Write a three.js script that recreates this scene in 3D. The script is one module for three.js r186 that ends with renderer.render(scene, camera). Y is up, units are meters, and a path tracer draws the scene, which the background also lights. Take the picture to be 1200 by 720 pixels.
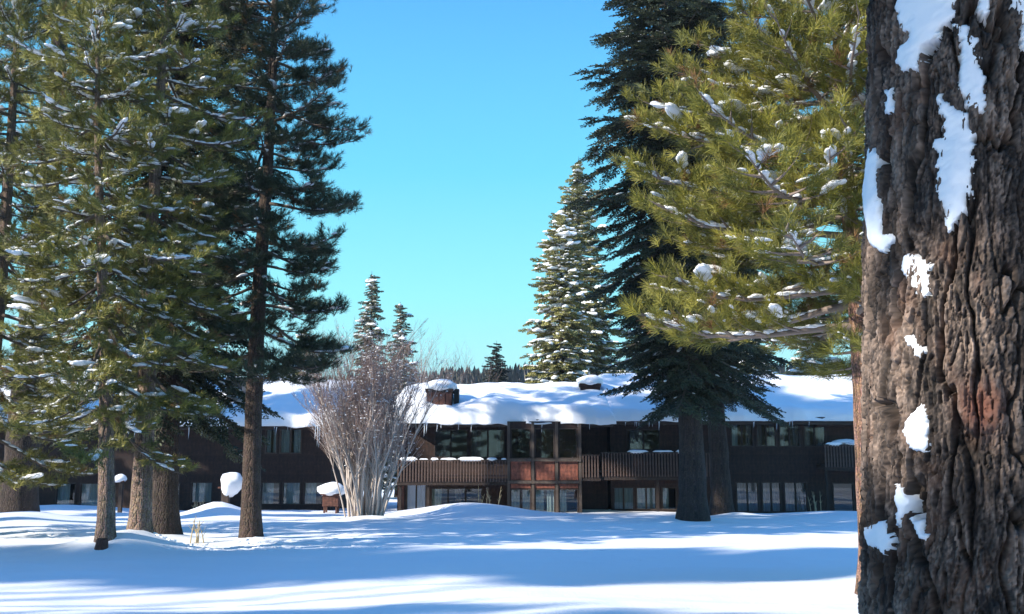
import * as THREE from 'three';
import { ImprovedNoise } from 'three/addons/math/ImprovedNoise.js';
import { mergeGeometries, mergeVertices } from 'three/addons/utils/BufferGeometryUtils.js';

// ---------------------------------------------------------------- camera, sky, sun, exposure
const scene = new THREE.Scene();
const EYE = 1.74, PITCH = 9.46 * Math.PI / 180;
const camera = new THREE.PerspectiveCamera(33.4, 1200 / 720, 0.1, 3000);
camera.position.set(0, EYE, 0);
camera.rotation.x = PITCH;
camera.updateMatrixWorld();

const EXPOSURE = 1.7;
function skyTexture() {
  const w = 64, h = 512, d = new Float32Array(w * h * 4);
  // clear winter sky: elevation in degrees -> linear colour as the camera exposes it
  const stops = [[-90, .55, .68, .85], [-0.5, .55, .68, .85], [0, .70, 1.02, 1.02], [5, .52, 1.0, 1.06], [10, .36, .99, 1.14], [17, .20, .77, 1.14], [26, .13, .53, 1.08], [45, .125, .38, 1.0], [90, .115, .28, .88]];
  for (let j = 0; j < h; j++) {
    const e = (j + .5) / h * 180 - 90;
    let k = 0; while (k < stops.length - 2 && e > stops[k + 1][0]) k++;
    const a = stops[k], b = stops[k + 1], t = Math.min(1, Math.max(0, (e - a[0]) / (b[0] - a[0])));
    for (let i = 0; i < w; i++) { const o = (j * w + i) * 4; for (let c = 0; c < 3; c++) d[o + c] = (a[c + 1] * (1 - t) + b[c + 1] * t) / EXPOSURE; d[o + 3] = 1; }
  }
  const t = new THREE.DataTexture(d, w, h, THREE.RGBAFormat, THREE.FloatType);
  t.mapping = THREE.EquirectangularReflectionMapping; t.magFilter = t.minFilter = THREE.LinearFilter; t.needsUpdate = true;
  return t;
}
scene.background = skyTexture();
scene.environment = scene.background;

const SUN_AZ = 62 * Math.PI / 180, SUN_EL = 27 * Math.PI / 180;          // to the left and a little behind the camera
const sunDir = new THREE.Vector3(-Math.sin(SUN_AZ) * Math.cos(SUN_EL), Math.sin(SUN_EL), Math.cos(SUN_AZ) * Math.cos(SUN_EL));
const sun = new THREE.DirectionalLight(new THREE.Color().setRGB(1, .93, .82), 5);
sun.name = 'sun';
sun.position.copy(sunDir).multiplyScalar(150).add(new THREE.Vector3(0, 0, -30)); sun.target.position.set(0, 0, -30);
sun.castShadow = true; sun.shadow.mapSize.set(4096, 4096);
Object.assign(sun.shadow.camera, { left: -70, right: 70, top: 60, bottom: -60, near: 1, far: 400 });
scene.add(sun, sun.target);

const renderer = new THREE.WebGLRenderer({ antialias: true });
renderer.setSize(1024, 614);
renderer.toneMapping = THREE.LinearToneMapping;
renderer.toneMappingExposure = EXPOSURE;
renderer.shadowMap.enabled = true; renderer.shadowMap.type = THREE.PCFSoftShadowMap;

// ---------------------------------------------------------------- helpers
const V = (x, y, z) => new THREE.Vector3(x, y, z);
const lerp = (a, b, t) => a + (b - a) * t, clamp = (x, a = 0, b = 1) => Math.min(b, Math.max(a, x));
const smooth = (a, b, x) => { const t = clamp((x - a) / (b - a)); return t * t * (3 - 2 * t); };
function rng(seed) { let a = seed >>> 0; const f = () => { a = (a + 0x6D2B79F5) | 0; let t = Math.imul(a ^ (a >>> 15), 1 | a); t = (t + Math.imul(t ^ (t >>> 7), 61 | t)) ^ t; return ((t ^ (t >>> 14)) >>> 0) / 4294967296; }; f.r = (lo, hi) => lo + (hi - lo) * f(); return f; }
const PN = new ImprovedNoise();
const noise = (x, y, z = 0) => PN.noise(x + 31.7, y + 17.3, z + 5.1);
const fbm = (x, y, z = 0, o = 4) => { let s = 0, a = .5, f = 1; for (let i = 0; i < o; i++) { s += a * noise(x * f, y * f, z * f + i * 9.2); a *= .5; f *= 2.03; } return s; };
// the point of the place that a pixel of the 1200 x 720 photograph shows at a given horizontal distance
const cP = Math.cos(PITCH), sP = Math.sin(PITCH);
function at(px, py, d) { const cx = (px - 600) / 1200, cy = (360 - py) / 1200, k = d / (cP - cy * sP); return V(cx * k, EYE + (cy * cP + sP) * k, -d); }
const names = {};
function numbered(n) { const k = names[n] = (names[n] ?? -1) + 1; return k ? `${n}_${String(k).padStart(3, '0')}` : n; }
function thing(name, label, category, [x, y, z] = [0, 0, 0], group) {
  const o = new THREE.Group(); o.name = numbered(name); o.position.set(x, y, z); scene.add(o);
  o.userData = { label, category }; if (group) o.userData.group = group; return o;
}
function part(name, geo, mat, parent, kind) {
  const m = new THREE.Mesh(geo, mat); m.name = name; m.castShadow = m.receiveShadow = true; parent.add(m);
  if (kind) m.userData.kind = kind; return m;
}
function box(x0, x1, y0, y1, z0, z1) { const g = new THREE.BoxGeometry(Math.abs(x1 - x0), Math.abs(y1 - y0), Math.abs(z1 - z0)); g.translate((x0 + x1) / 2, (y0 + y1) / 2, (z0 + z1) / 2); return g; }
const merge = (gs) => gs.length === 1 ? gs[0] : mergeGeometries(gs);
class Soup {                                                       // collects triangles with normals and uv
  constructor() { this.p = []; this.n = []; this.u = []; this.i = []; this.c = null; }
  geo() { const g = new THREE.BufferGeometry(); g.setAttribute('position', new THREE.Float32BufferAttribute(this.p, 3)); g.setAttribute('normal', new THREE.Float32BufferAttribute(this.n, 3)); g.setAttribute('uv', new THREE.Float32BufferAttribute(this.u, 2)); g.setIndex(this.i); return g; }
}
const _t = V(), _a = V(), _b = V(), _n = V();
function tube(s, pts, rad, sides, rough = 0, seed = 0) {            // a tapering tube along points
  const base = s.p.length / 3; let len = 0;
  for (let i = 0; i < pts.length; i++) {
    const p = pts[i]; _t.subVectors(pts[Math.min(i + 1, pts.length - 1)], pts[Math.max(i - 1, 0)]).normalize();
    if (i) len += p.distanceTo(pts[i - 1]);
    _a.set(0, 0, 1); if (Math.abs(_t.z) > .9) _a.set(1, 0, 0); _a.crossVectors(_t, _a).normalize(); _b.crossVectors(_t, _a);
    for (let k = 0; k <= sides; k++) {
      const th = k / sides * Math.PI * 2; _n.copy(_a).multiplyScalar(Math.cos(th)).addScaledVector(_b, Math.sin(th));
      let r = rad[i]; if (rough) r *= 1 + rough * fbm(Math.cos(th) * 1.7 + seed, len * 1.3, Math.sin(th) * 1.7, 3);
      s.p.push(p.x + _n.x * r, p.y + _n.y * r, p.z + _n.z * r); s.n.push(_n.x, _n.y, _n.z); s.u.push(k / sides * Math.max(1, Math.round(6.28 * rad[0])), len);
    }
  }
  const w = sides + 1;
  for (let i = 0; i < pts.length - 1; i++) for (let k = 0; k < sides; k++) { const a = base + i * w + k, b = a + w; s.i.push(a, a + 1, b, b, a + 1, b + 1); }
}
// ---------------------------------------------------------------- textures and materials
function dataTex(w, h, fn, srgb) {
  const d = new Uint8Array(w * h * 4);
  for (let j = 0; j < h; j++) for (let i = 0; i < w; i++) { const c = fn(i / w, j / h), o = (j * w + i) * 4; for (let k = 0; k < 3; k++) d[o + k] = clamp(Array.isArray(c) ? c[k] : c) * 255; d[o + 3] = 255; }
  const t = new THREE.DataTexture(d, w, h, THREE.RGBAFormat); t.wrapS = t.wrapT = THREE.RepeatWrapping; t.magFilter = THREE.LinearFilter; t.minFilter = THREE.LinearMipmapLinearFilter; t.generateMipmaps = true;
  if (srgb) t.colorSpace = THREE.SRGBColorSpace; t.needsUpdate = true; return t;
}
const hash = (i, j, k = 0) => { const s = Math.sin(i * 127.1 + j * 311.7 + k * 74.7) * 43758.5453; return s - Math.floor(s); };
function voro(x, y, wrapX, wrapY) {                                // [F1, F2, cell id]
  const xi = Math.floor(x), yi = Math.floor(y); let f1 = 9, f2 = 9, id = 0;
  for (let a = -1; a <= 1; a++) for (let b = -1; b <= 1; b++) {
    const cx = xi + a, cy = yi + b, wx = wrapX ? ((cx % wrapX) + wrapX) % wrapX : cx, wy = wrapY ? ((cy % wrapY) + wrapY) % wrapY : cy;
    const dx = cx + hash(wx, wy, 1) - x, dy = cy + hash(wx, wy, 2) - y, d = Math.sqrt(dx * dx + dy * dy);
    if (d < f1) { f2 = f1; f1 = d; id = hash(wx, wy, 3); } else if (d < f2) f2 = d;
  }
  return [f1, f2, id];
}
const tn = (u, v, f, s = 0) => noise(Math.cos(u * 6.2832) * f / 6.28, Math.sin(u * 6.2832) * f / 6.28 + s, Math.cos(v * 6.2832) * f / 6.28) + noise(Math.sin(v * 6.2832) * f / 6.28 + 40, Math.cos(u * 6.2832) * f / 6.28, s);   // tileable
const barkH = (u, v) => { const w = tn(u, v, 9) * .25; const [f1, f2, id] = voro(u * 9 + w, v * 4 + w, 9, 4); return [smooth(.02, .4, f2 - f1), id]; };
const barkBump = dataTex(256, 256, (u, v) => { const [h] = barkH(u, v); return .75 * h + .25 * (.5 + tn(u, v, 60)); });
const barkMap = dataTex(256, 256, (u, v) => { const [, id] = barkH(u, v), g = .62 + .28 * id + .25 * tn(u, v, 40, 3) + .12 * tn(u, v, 110, 7); return [g, g * (.9 + .06 * tn(u, v, 14)), g * (.84 + .1 * tn(u, v, 17, 5))]; }, true);
function barkMat(r, g, b) { return new THREE.MeshStandardMaterial({ color: new THREE.Color().setRGB(r, g, b), map: barkMap, bumpMap: barkBump, bumpScale: .03, roughness: .95 }); }
const woodMap = dataTex(256, 256, (u, v) => { const g = .72 + .18 * tn(u, v * .12, 90) + .16 * tn(u, v, 7, 2) + .1 * tn(u, v, 40, 8); return [g, g, g]; }, true);
const woodBump = dataTex(256, 256, (u, v) => { const b = (u * 6) % 1; return (b < .06 ? 0 : .8) + .15 * tn(u, v * .15, 80); });
function woodMat(r, g, b, bump = .004) { return new THREE.MeshStandardMaterial({ color: new THREE.Color().setRGB(r, g, b), map: woodMap, bumpMap: woodBump, bumpScale: bump, roughness: .8 }); }
const plain = (r, g, b, rough = .9, more = {}) => new THREE.MeshStandardMaterial({ color: new THREE.Color().setRGB(r, g, b), roughness: rough, ...more });
const snowBump = dataTex(512, 512, (u, v) => .5 + .25 * tn(u, v, 50) + .2 * tn(u, v, 120, 4) + .1 * tn(u, v, 300, 9));
const M = {
  snow: plain(.86, .87, .89, .65, { bumpMap: snowBump, bumpScale: .005 }),
  snowSoft: plain(.86, .87, .89, .7),
  barkGrey: barkMat(.34, .30, .26), barkBrown: barkMat(.105, .088, .078), barkDark: barkMat(.075, .066, .062), barkPink: barkMat(.42, .30, .24),
  limb: plain(.10, .078, .062, .95), limbPale: plain(.22, .17, .14, .95),
  needle: plain(1, 1, 1, .62), needleFir: plain(1, 1, 1, .7),
  siding: woodMat(.056, .024, .016), sidingRed: woodMat(.40, .125, .075), trim: woodMat(.085, .055, .043), trimPale: woodMat(.16, .115, .09), deck: woodMat(.05, .028, .02), baluster: woodMat(.20, .125, .10, .001),
  roof: plain(.05, .045, .045, .9), inside: plain(.10, .085, .07, .95),
  glass: new THREE.MeshPhysicalMaterial({ color: 0xffffff, transmission: 1, thickness: 0, roughness: .02, ior: 1.5, specularIntensity: 1 }),
  curtain: plain(.15, .205, .205, .95), curtainBlue: plain(.55, .66, .84, .95), curtainDim: plain(.075, .075, .075, .95),
  metal: plain(.03, .03, .032, .5, { metalness: .6 }),
  ice: new THREE.MeshPhysicalMaterial({ color: 0xf2f8ff, transmission: .55, thickness: 0, roughness: .25, ior: 1.31 }),
  stalk: plain(.45, .36, .22, .9), redwood: woodMat(.20, .075, .05),
};

// ---------------------------------------------------------------- the snow-covered ground
const mounds = [];                                                  // [x, z, radius, height]
{ const m = (px, py, d, r, h) => { const p = at(px, py, d); mounds.push([p.x, p.z, r, h]); };
  m(545, 600, 49, 3.6, .55); m(20, 630, 39, 3.0, .55); m(150, 645, 25.7, 1.5, .36); m(128, 645, 24.9, .8, .16); m(190, 630, 31.6, 1.1, .22); m(163, 640, 26.4, .8, .16); m(255, 592, 47, 1.3, .55); m(310, 590, 48, 4, .22); m(300, 630, 29.6, .8, .1); m(808, 612, 41.5, 1.6, .2); m(866, 605, 46, 1.2, .2);
  m(1000, 606, 46, 4, .25); m(60, 590, 52, 4, .3); m(430, 608, 43, 1.2, .15); }
mounds.push([2.2, -4.9, .95, .22]);
function H(x, z) {
  let y = .24 * fbm(x * .05, z * .11, 2, 3) + .24 * fbm(x * .12 + 4, z * .25, 8, 3) + .03 * noise(x * .7, z * 1.3, 3) + .010 * noise(x * 2.7, z * 3.9, 6);
  for (const [mx, mz, r, h] of mounds) { const d2 = ((x - mx) ** 2 + (z - mz) ** 2) / (r * r); if (d2 < 6) y += h * Math.exp(-d2 * 1.3); }
  const far = smooth(-90, -420, z); y += far * 30 * (0.9 + .25 * Math.sin(x * .006 + 1) + .3 * fbm(x * .004, z * .004, 1, 3));
  return y;
}
{
  const nx = 420, nz = 560, s = new Soup();
  const gx = (t) => { const k = t * 2 - 1; return Math.sinh(k * 4.6) / Math.sinh(4.6) * 600; };
  const gz = (t) => t < .12 ? lerp(60, 0, t / .12) : t < .8 ? -((t - .12) / .68 * 62) : -62 - 560 * ((t - .8) / .2) ** 2;
  for (let j = 0; j <= nz; j++) for (let i = 0; i <= nx; i++) {
    const x = gx(i / nx), z = gz(j / nz), y = H(x, z), e = .06; s.p.push(x, y, z);
    const dx = (H(x + e, z) - y) / e, dz = (H(x, z + e) - y) / e; _n.set(-dx, 1, -dz).normalize(); s.n.push(_n.x, _n.y, _n.z); s.u.push(x / 3.1, z / 3.1);
  }
  const w = nx + 1; for (let j = 0; j < nz; j++) for (let i = 0; i < nx; i++) { const a = j * w + i, b = a + w; s.i.push(a, a + 1, b, b, a + 1, b + 1); }
  const g = part('snow_ground', s.geo(), M.snow, scene); g.userData = { kind: 'structure', label: 'deep rolling snow covering the whole lawn in front of the lodges', category: 'snow ground' };
}
console.log('ground');

// ---------------------------------------------------------------- shared foliage shapes
function needleTuft(seed, n, len, width, spread) {                  // a pine tuft: needles fanning from the last hand of twig, axis +y
  const r = rng(seed), p = [], nn = [], u = [], ix = [];
  for (let k = 0; k < n; k++) {
    const az = r() * 6.283, tilt = r.r(.15, spread), y0 = r.r(-.5, .55) * len, L = len * r.r(.75, 1.1), w = width * r.r(.8, 1.2);
    const d = V(Math.sin(tilt) * Math.cos(az), Math.cos(tilt), Math.sin(tilt) * Math.sin(az)), side = V(r() - .5, r() - .5, r() - .5).cross(d).normalize().multiplyScalar(w / 2), b = p.length / 3;
    const o = V(0, y0, 0), tip = o.clone().addScaledVector(d, L); tip.y -= L * .12;
    const nrm = side.clone().cross(d).normalize();
    for (const q of [o.clone().sub(side), o.clone().add(side), tip.clone().addScaledVector(side, .45), tip.clone().addScaledVector(side, -.45)]) { p.push(q.x, q.y, q.z); nn.push(nrm.x, nrm.y, nrm.z); u.push(0, 0); }
    ix.push(b, b + 1, b + 2, b, b + 2, b + 3);
  }
  const g = new THREE.BufferGeometry(); g.setAttribute('position', new THREE.Float32BufferAttribute(p, 3)); g.setAttribute('normal', new THREE.Float32BufferAttribute(nn, 3)); g.setAttribute('uv', new THREE.Float32BufferAttribute(u, 2)); g.setIndex(ix); return g;
}
function firSpray(seed, width) {                                    // a flat spray of a fir: a stem along +y with side twigs set with short needles
  const r = rng(seed), p = [], nn = [], u = [], ix = [];
  const blade = (o, d, L, w, up) => { const side = V().crossVectors(d, up).normalize().multiplyScalar(w / 2), b = p.length / 3, tip = o.clone().addScaledVector(d, L), mid = o.clone().addScaledVector(d, L * .45); const n = up;
    for (const q of [o, mid.clone().add(side), tip, mid.clone().sub(side)]) { p.push(q.x, q.y, q.z); nn.push(n.x, n.y, n.z); u.push(0, 0); } ix.push(b, b + 1, b + 2, b, b + 2, b + 3); };
  for (let k = 0; k < 9; k++) {
    const y = k / 9 * .5 - .12, L = .26 * (1 - k / 11) * r.r(.8, 1.15);
    for (const sd of [-1, 1]) { const d = V(sd * r.r(.7, .95), r.r(.5, .8), r.r(-.28, .12)).normalize(), o = V(0, y, -.02 * k * .3);
      for (let m = 0; m < 4; m++) { const oo = o.clone().addScaledVector(d, L * m * .24); const d2 = d.clone().add(V(r.r(-.6, .6), r.r(-.4, .5), r.r(-.25, .5))).normalize(); blade(oo, d2, L * .45, width * r.r(.7, 1.2), V(r.r(-1, 1), r.r(-1, 1), .7).normalize()); } }
  }
  const g = new THREE.BufferGeometry(); g.setAttribute('position', new THREE.Float32BufferAttribute(p, 3)); g.setAttribute('normal', new THREE.Float32BufferAttribute(nn, 3)); g.setAttribute('uv', new THREE.Float32BufferAttribute(u, 2)); g.setIndex(ix); return g;
}
function snowClump(seed, detail = 2, lobes = 7) {                   // settled snow: overlapping lobes, flat below, some hanging over
  const r = rng(seed * 7 + 3), out = [];
  for (let b = 0; b < lobes; b++) {
    const g = mergeVertices(new THREE.IcosahedronGeometry(1, detail).deleteAttribute('normal').deleteAttribute('uv')), a = g.attributes.position;
    const R = b ? r.r(.28, .55) : .68, ox = b ? r.r(-.55, .55) : 0, oz = b ? r.r(-.8, .8) : 0, oy = b ? r.r(-.22, .12) : 0;
    for (let i = 0; i < a.count; i++) { const x = a.getX(i), y = a.getY(i), z = a.getZ(i), k = R * (1 + .5 * fbm(x * 1.4 + seed + b * 3, y * 1.4, z * 1.4 + seed * 3, 3)); a.setXYZ(i, ox + x * k, oy + y * k * (y > 0 ? .75 : .45), oz + z * k); }
    g.computeVertexNormals(); g.setAttribute('uv', new THREE.Float32BufferAttribute(new Float32Array(a.count * 2), 2)); out.push(g);
  }
  return mergeGeometries(out);
}
const TUFT = { near: needleTuft(11, 46, .19, .0075, 1.15), mid: needleTuft(12, 40, .20, .011, 1.15), far: needleTuft(13, 26, .24, .026, 1.2) };
const SPRAY = { mid: firSpray(21, .05), far: firSpray(22, .085) };
const CLUMP = [snowClump(1), snowClump(4)], DOME = snowClump(2, 4, 1);
const _m = new THREE.Matrix4(), _q = new THREE.Quaternion(), _s = V(), _col = new THREE.Color(), UPY = V(0, 1, 0);
class Instances {
  constructor() { this.m = []; this.c = []; }
  add(p, q, s, c) { if (typeof s === 'number') _s.set(s, s, s); else _s.copy(s); _m.compose(p, q, _s); for (let i = 0; i < 16; i++) this.m.push(_m.elements[i]); if (c) this.c.push(c[0], c[1], c[2]); return this; }
  build(name, geo, mat, parent) {
    const n = this.m.length / 16; if (!n) return null;
    const o = new THREE.InstancedMesh(geo, mat, n); o.instanceMatrix.array.set(this.m); if (this.c.length) o.instanceColor = new THREE.InstancedBufferAttribute(new Float32Array(this.c), 3);
    o.name = name; o.castShadow = o.receiveShadow = true; o.userData.kind = 'stuff'; parent.add(o); return o;
  }
}
const curve = (tab, f) => { for (let i = 0; i < tab.length - 1; i++) if (f <= tab[i + 1][0]) return lerp(tab[i][1], tab[i + 1][1], clamp((f - tab[i][0]) / (tab[i + 1][0] - tab[i][0]))); return tab[tab.length - 1][1]; };

// ---------------------------------------------------------------- conifers
function conifer(o) {
  const r = rng(o.seed), fir = o.kind === 'fir';
  const base = V(o.x, H(o.x, o.z) - .12, o.z);
  const t = thing(fir ? 'fir_tree' : 'pine_tree', o.label, 'tree', [base.x, base.y, base.z], o.group);
  const lean = o.lean || [0, 0], wob = o.h * .004;
  const axis = (y) => { const f = y / o.h; return V(lean[0] * y + wob * Math.sin(f * 7 + o.seed), y, lean[1] * y + wob * Math.cos(f * 6 + o.seed)); };
  const rad = (y) => Math.max(.012, o.r * Math.pow(1 - y / o.h * .985, .85) * (1 + .35 * Math.exp(-y / (o.r * 1.6))));
  if (!o.noTrunk) { const s = new Soup(), pts = [], rr = [], n = o.far ? 14 : 46; for (let i = 0; i <= n; i++) { const y = o.h * (i / n) ** 1.25; pts.push(axis(y)); rr.push(rad(y)); } tube(s, pts, rr, o.far ? 7 : 20, o.far ? 0 : .22, o.seed); part('trunk', s.geo(), o.bark || M.barkBrown, t); }
  const tufts = new Instances(), snowA = new Instances(), snowB = new Instances(), limbs = o.far ? new Soup() : null, hasLimbs = !o.far;
  const col = o.color || [.085, .10, .035], c2 = o.color2 || [.05, .07, .03];
  const limbMat = o.limbMat || M.limb, rd = V(), q2 = new THREE.Quaternion();
  const tuftAt = (p, d, sc) => {
    const k = r(), v = r.r(.7, 1.25), dead = !fir && r() < (o.dead ?? .02);
    const c = dead ? [.22, .11, .04] : [lerp(c2[0], col[0], k) * v, lerp(c2[1], col[1], k) * v, lerp(c2[2], col[2], k) * v];
    if (fir) { // the spray lies flat, its back to the sky
      const f = d.clone().normalize(), up = V(r.r(-.35, .35), 1, r.r(-.35, .35)), side = V().crossVectors(f, up).normalize(); up.crossVectors(side, f).normalize();
      _m.makeBasis(side, f, up); q2.setFromRotationMatrix(_m);
    } else { rd.copy(d).normalize(); rd.y += r.r(.0, .5); rd.x += r.r(-.3, .3); rd.z += r.r(-.3, .3); rd.normalize(); q2.setFromUnitVectors(UPY, rd); }
    tufts.add(p, q2, sc, c);
  };
  const snowAt = (p, d, big) => { if (Math.abs(d.y) > .55) return; const sc = (o.snowSize || 1) * big, yaw = Math.atan2(d.x, d.z), tilt = -clamp(d.y, -.5, .5) * .7; q2.setFromEuler(new THREE.Euler(tilt, yaw, 0, 'YXZ')); (r() < .5 ? snowA : snowB).add(p, q2, V(sc * r.r(.55, .95), sc * r.r(.5, .85), sc * r.r(.9, 1.8))); };
  const walk = (p0, dir, len, pitch0, sag, up, n) => { const pts = [p0.clone()], az = Math.atan2(dir.x, dir.z); let p = p0.clone(), a = az; for (let i = 1; i <= n; i++) { const s = i / n, pi = pitch0 - sag * Math.sin(Math.min(1, s * 1.25) * Math.PI * .8) + up * s * s; a += r.r(-.09, .09); p = p.clone().add(V(Math.sin(a) * Math.cos(pi), Math.sin(pi), Math.cos(a) * Math.cos(pi)).multiplyScalar(len / n)); pts.push(p); } return pts; };
  const along = (pts, s) => { const k = clamp(s) * (pts.length - 1), i = Math.min(pts.length - 2, Math.floor(k)); return [pts[i].clone().lerp(pts[i + 1], k - i), pts[i + 1].clone().sub(pts[i]).normalize()]; };
  for (let k = 0; k < o.limbs; k++) {
    const f = clamp((k + r.r(-.3, .3)) / o.limbs), y = lerp(o.crown, o.h * .985, f ** (o.bias || .95)), az = o.azs?.[k] ?? k * 2.39996 + r.r(-.4, .4);
    let L = curve(o.profile, f) * r.r(.66, 1.12); if (r() < (o.miss ?? .06)) L *= .45;
    if (L < .15) continue;
    const pitch0 = fir ? lerp(o.droop ?? -.3, .55, f * f) + r.r(-.12, .12) : lerp(o.droop ?? -.12, .55, f ** 1.6) + r.r(-.15, .18);
    const dir = V(Math.sin(az), 0, Math.cos(az)), n = o.far ? 4 : 7;
    const pts = walk(axis(y), dir, L, pitch0, fir ? .12 : .32, fir ? .22 : .5, n), r0 = Math.min(rad(y) * .55, .012 + .016 * L);
    const s = limbs || new Soup();
    tube(s, pts, pts.map((_, i) => lerp(r0, .006, i / n)), o.far ? 3 : 6);
    const step = (o.step || .32) / L, start = o.bareTo ?? (fir ? .12 : .28); let side = r() < .5 ? 1 : -1;
    for (let ss = start; ss <= 1.001; ss += step * r.r(.75, 1.25)) {
      const [p, d] = along(pts, ss); side = -side;
      const l2 = Math.min(L * .6, (.28 + .42 * L * (1 - ss)) * r.r(.75, 1.2)), a2 = Math.atan2(d.x, d.z) + side * r.r(.65, 1.05) * (ss > .92 ? .3 : 1), pi2 = Math.asin(clamp(d.y, -1, 1)) * .6 + (fir ? r.r(-.22, .05) : r.r(-.05, .3));
      const sub = walk(p, V(Math.sin(a2), 0, Math.cos(a2)), l2, pi2, .15, fir ? .05 : .35, 3);
      if (!o.far) tube(s, sub, [r0 * .4, r0 * .3, .006, .004], 4);
      const tstep = (o.tuftStep || .17) / l2;
      for (let q = fir ? .15 : .35; q <= 1.01; q += tstep * r.r(.7, 1.3)) {
        const [pp, dd] = along(sub, q);
        if (fir) { tuftAt(pp, V(dd.x, dd.y + r.r(-.25, .12), dd.z).addScaledVector(d, .3), (o.tuft || 1) * r.r(.75, 1.2)); }
        else { const off = V(r.r(-.1, .1), r.r(-.05, .1), r.r(-.1, .1)); tuftAt(pp.add(off), dd, (o.tuft || 1) * r.r(.75, 1.2)); const w = .2 * (o.tuft || 1); for (let e = 0; e < (o.extra ?? 2); e++) tuftAt(pp.clone().add(V(r.r(-w, w), r.r(-.5 * w, .7 * w), r.r(-w, w))), V(r.r(-.9, .9), r.r(-.1, .6), r.r(-.9, .9)).add(dd), (o.tuft || 1) * r.r(.65, 1.05)); }
        if (r() < o.snow) snowAt(pp.clone().add(V(0, (o.tuft || 1) * (fir ? .05 : .10), 0)), dd, r() < .16 ? r.r(.12, .26) : r.r(.035, .10));
      }
    }
    if (!fir || L > 1) for (let ss = .2; ss < .95; ss += .16 / Math.max(.6, L) * 1.6) if (r() < o.snow * 3.2) { const [p, d] = along(pts, ss); snowAt(p.add(V(0, r0 * .7, 0)), d, r.r(.07, .15)); }
    if (hasLimbs) part('limb', s.geo(), limbMat, t);
  }
  if (limbs) part('branches', limbs.geo(), limbMat, t, 'stuff');
  tufts.build('foliage', o.geo || (fir ? (o.far ? SPRAY.far : SPRAY.mid) : (o.far ? TUFT.far : TUFT.mid)), fir ? M.needleFir : M.needle, t);
  snowA.build('branch_snow', CLUMP[0], M.snowSoft, t); snowB.build('branch_snow', CLUMP[1], M.snowSoft, t);
  COUNT.tufts += tufts.m.length / 16; COUNT.snow += (snowA.m.length + snowB.m.length) / 16;
  return t;
}
const COUNT = { tufts: 0, snow: 0 };
const pos = (px, d) => { const p = at(px, 560, d); return { x: p.x, z: p.z }; };
const profPine = [[0, 2.3], [.15, 2.9], [.4, 2.7], [.7, 1.9], [.9, .9], [1, .3]];
const OLIVE = [.28, .255, .042], OLIVE2 = [.085, .095, .024], DARK = [.050, .064, .026], DARK2 = [.022, .034, .018];

// in view, left
conifer({ kind: 'pine', seed: 101, ...pos(128, 24.8), h: 15.5, r: .2, lean: [-.075, .01], crown: 2.9, limbs: 92, droop: -.42, tuft: 1.1, profile: [[0, 2.6], [.3, 2.7], [.7, 2.1], [1, .4]], color: OLIVE, color2: OLIVE2, snow: .307, bark: M.barkGrey, label: 'slender pale-barked pine leaning left, beside the small brown stump' });
conifer({ kind: 'pine', seed: 102, ...pos(163, 26.3), h: 19, r: .265, crown: 3.6, limbs: 104, droop: -.4, tuft: 1.1, profile: [[0, 2.6], [.25, 2.9], [.6, 2.5], [.85, 1.6], [1, .4]], color: OLIVE, color2: OLIVE2, snow: .307, bark: M.barkGrey, label: 'grey-barked pine in front of the broad dark trunk, sunlit on its left' });
conifer({ kind: 'fir', seed: 103, ...pos(191, 31.5), h: 30, r: .4, crown: 4.4, limbs: 170, profile: [[0, 3.6], [.3, 3.8], [.7, 2.6], [1, .2]], droop: -.62, step: .34, tuftStep: .24, tuft: 1.25, color: [.06, .075, .032], color2: [.03, .045, .024], snow: .05, bark: M.barkDark, label: 'broad dark-trunked fir close behind the grey pine, drooping lower boughs' });
conifer({ kind: 'pine', seed: 104, ...pos(297, 29.7), h: 22, r: .285, crown: 5.0, limbs: 118, tuft: 1.15, extra: 4, droop: -.14, profile: [[0, 3.1], [.15, 3.2], [.45, 3.0], [.75, 2.2], [1, .3]], miss: .2, color: [.06, .075, .032], color2: [.03, .045, .022], snow: .14, dead: .03, bark: M.barkBrown, label: 'tall straight pine with dark bare lower trunk, rightmost of the left pines' });
conifer({ kind: 'pine', seed: 105, ...pos(27, 42), h: 34, r: .68, crown: 15, limbs: 90, profile: [[0, 2.8], [.3, 3.8], [.7, 3.2], [1, .4]], tuft: 1.4, step: .42, tuftStep: .24, color: OLIVE, color2: OLIVE2, snow: .05, bark: M.barkDark, label: 'old pine with the thickest trunk at the far left, in a snow mound' });
conifer({ kind: 'pine', seed: 106, ...pos(-22, 33), h: 22, r: .3, crown: 2.4, limbs: 138, droop: -.3, tuft: 1.2, profile: [[0, 3.4], [.3, 3.5], [.7, 2.6], [1, .3]], color: OLIVE, color2: OLIVE2, snow: .308, bark: M.barkGrey, label: 'pine at the left edge whose snowy boughs reach into view' });
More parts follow.
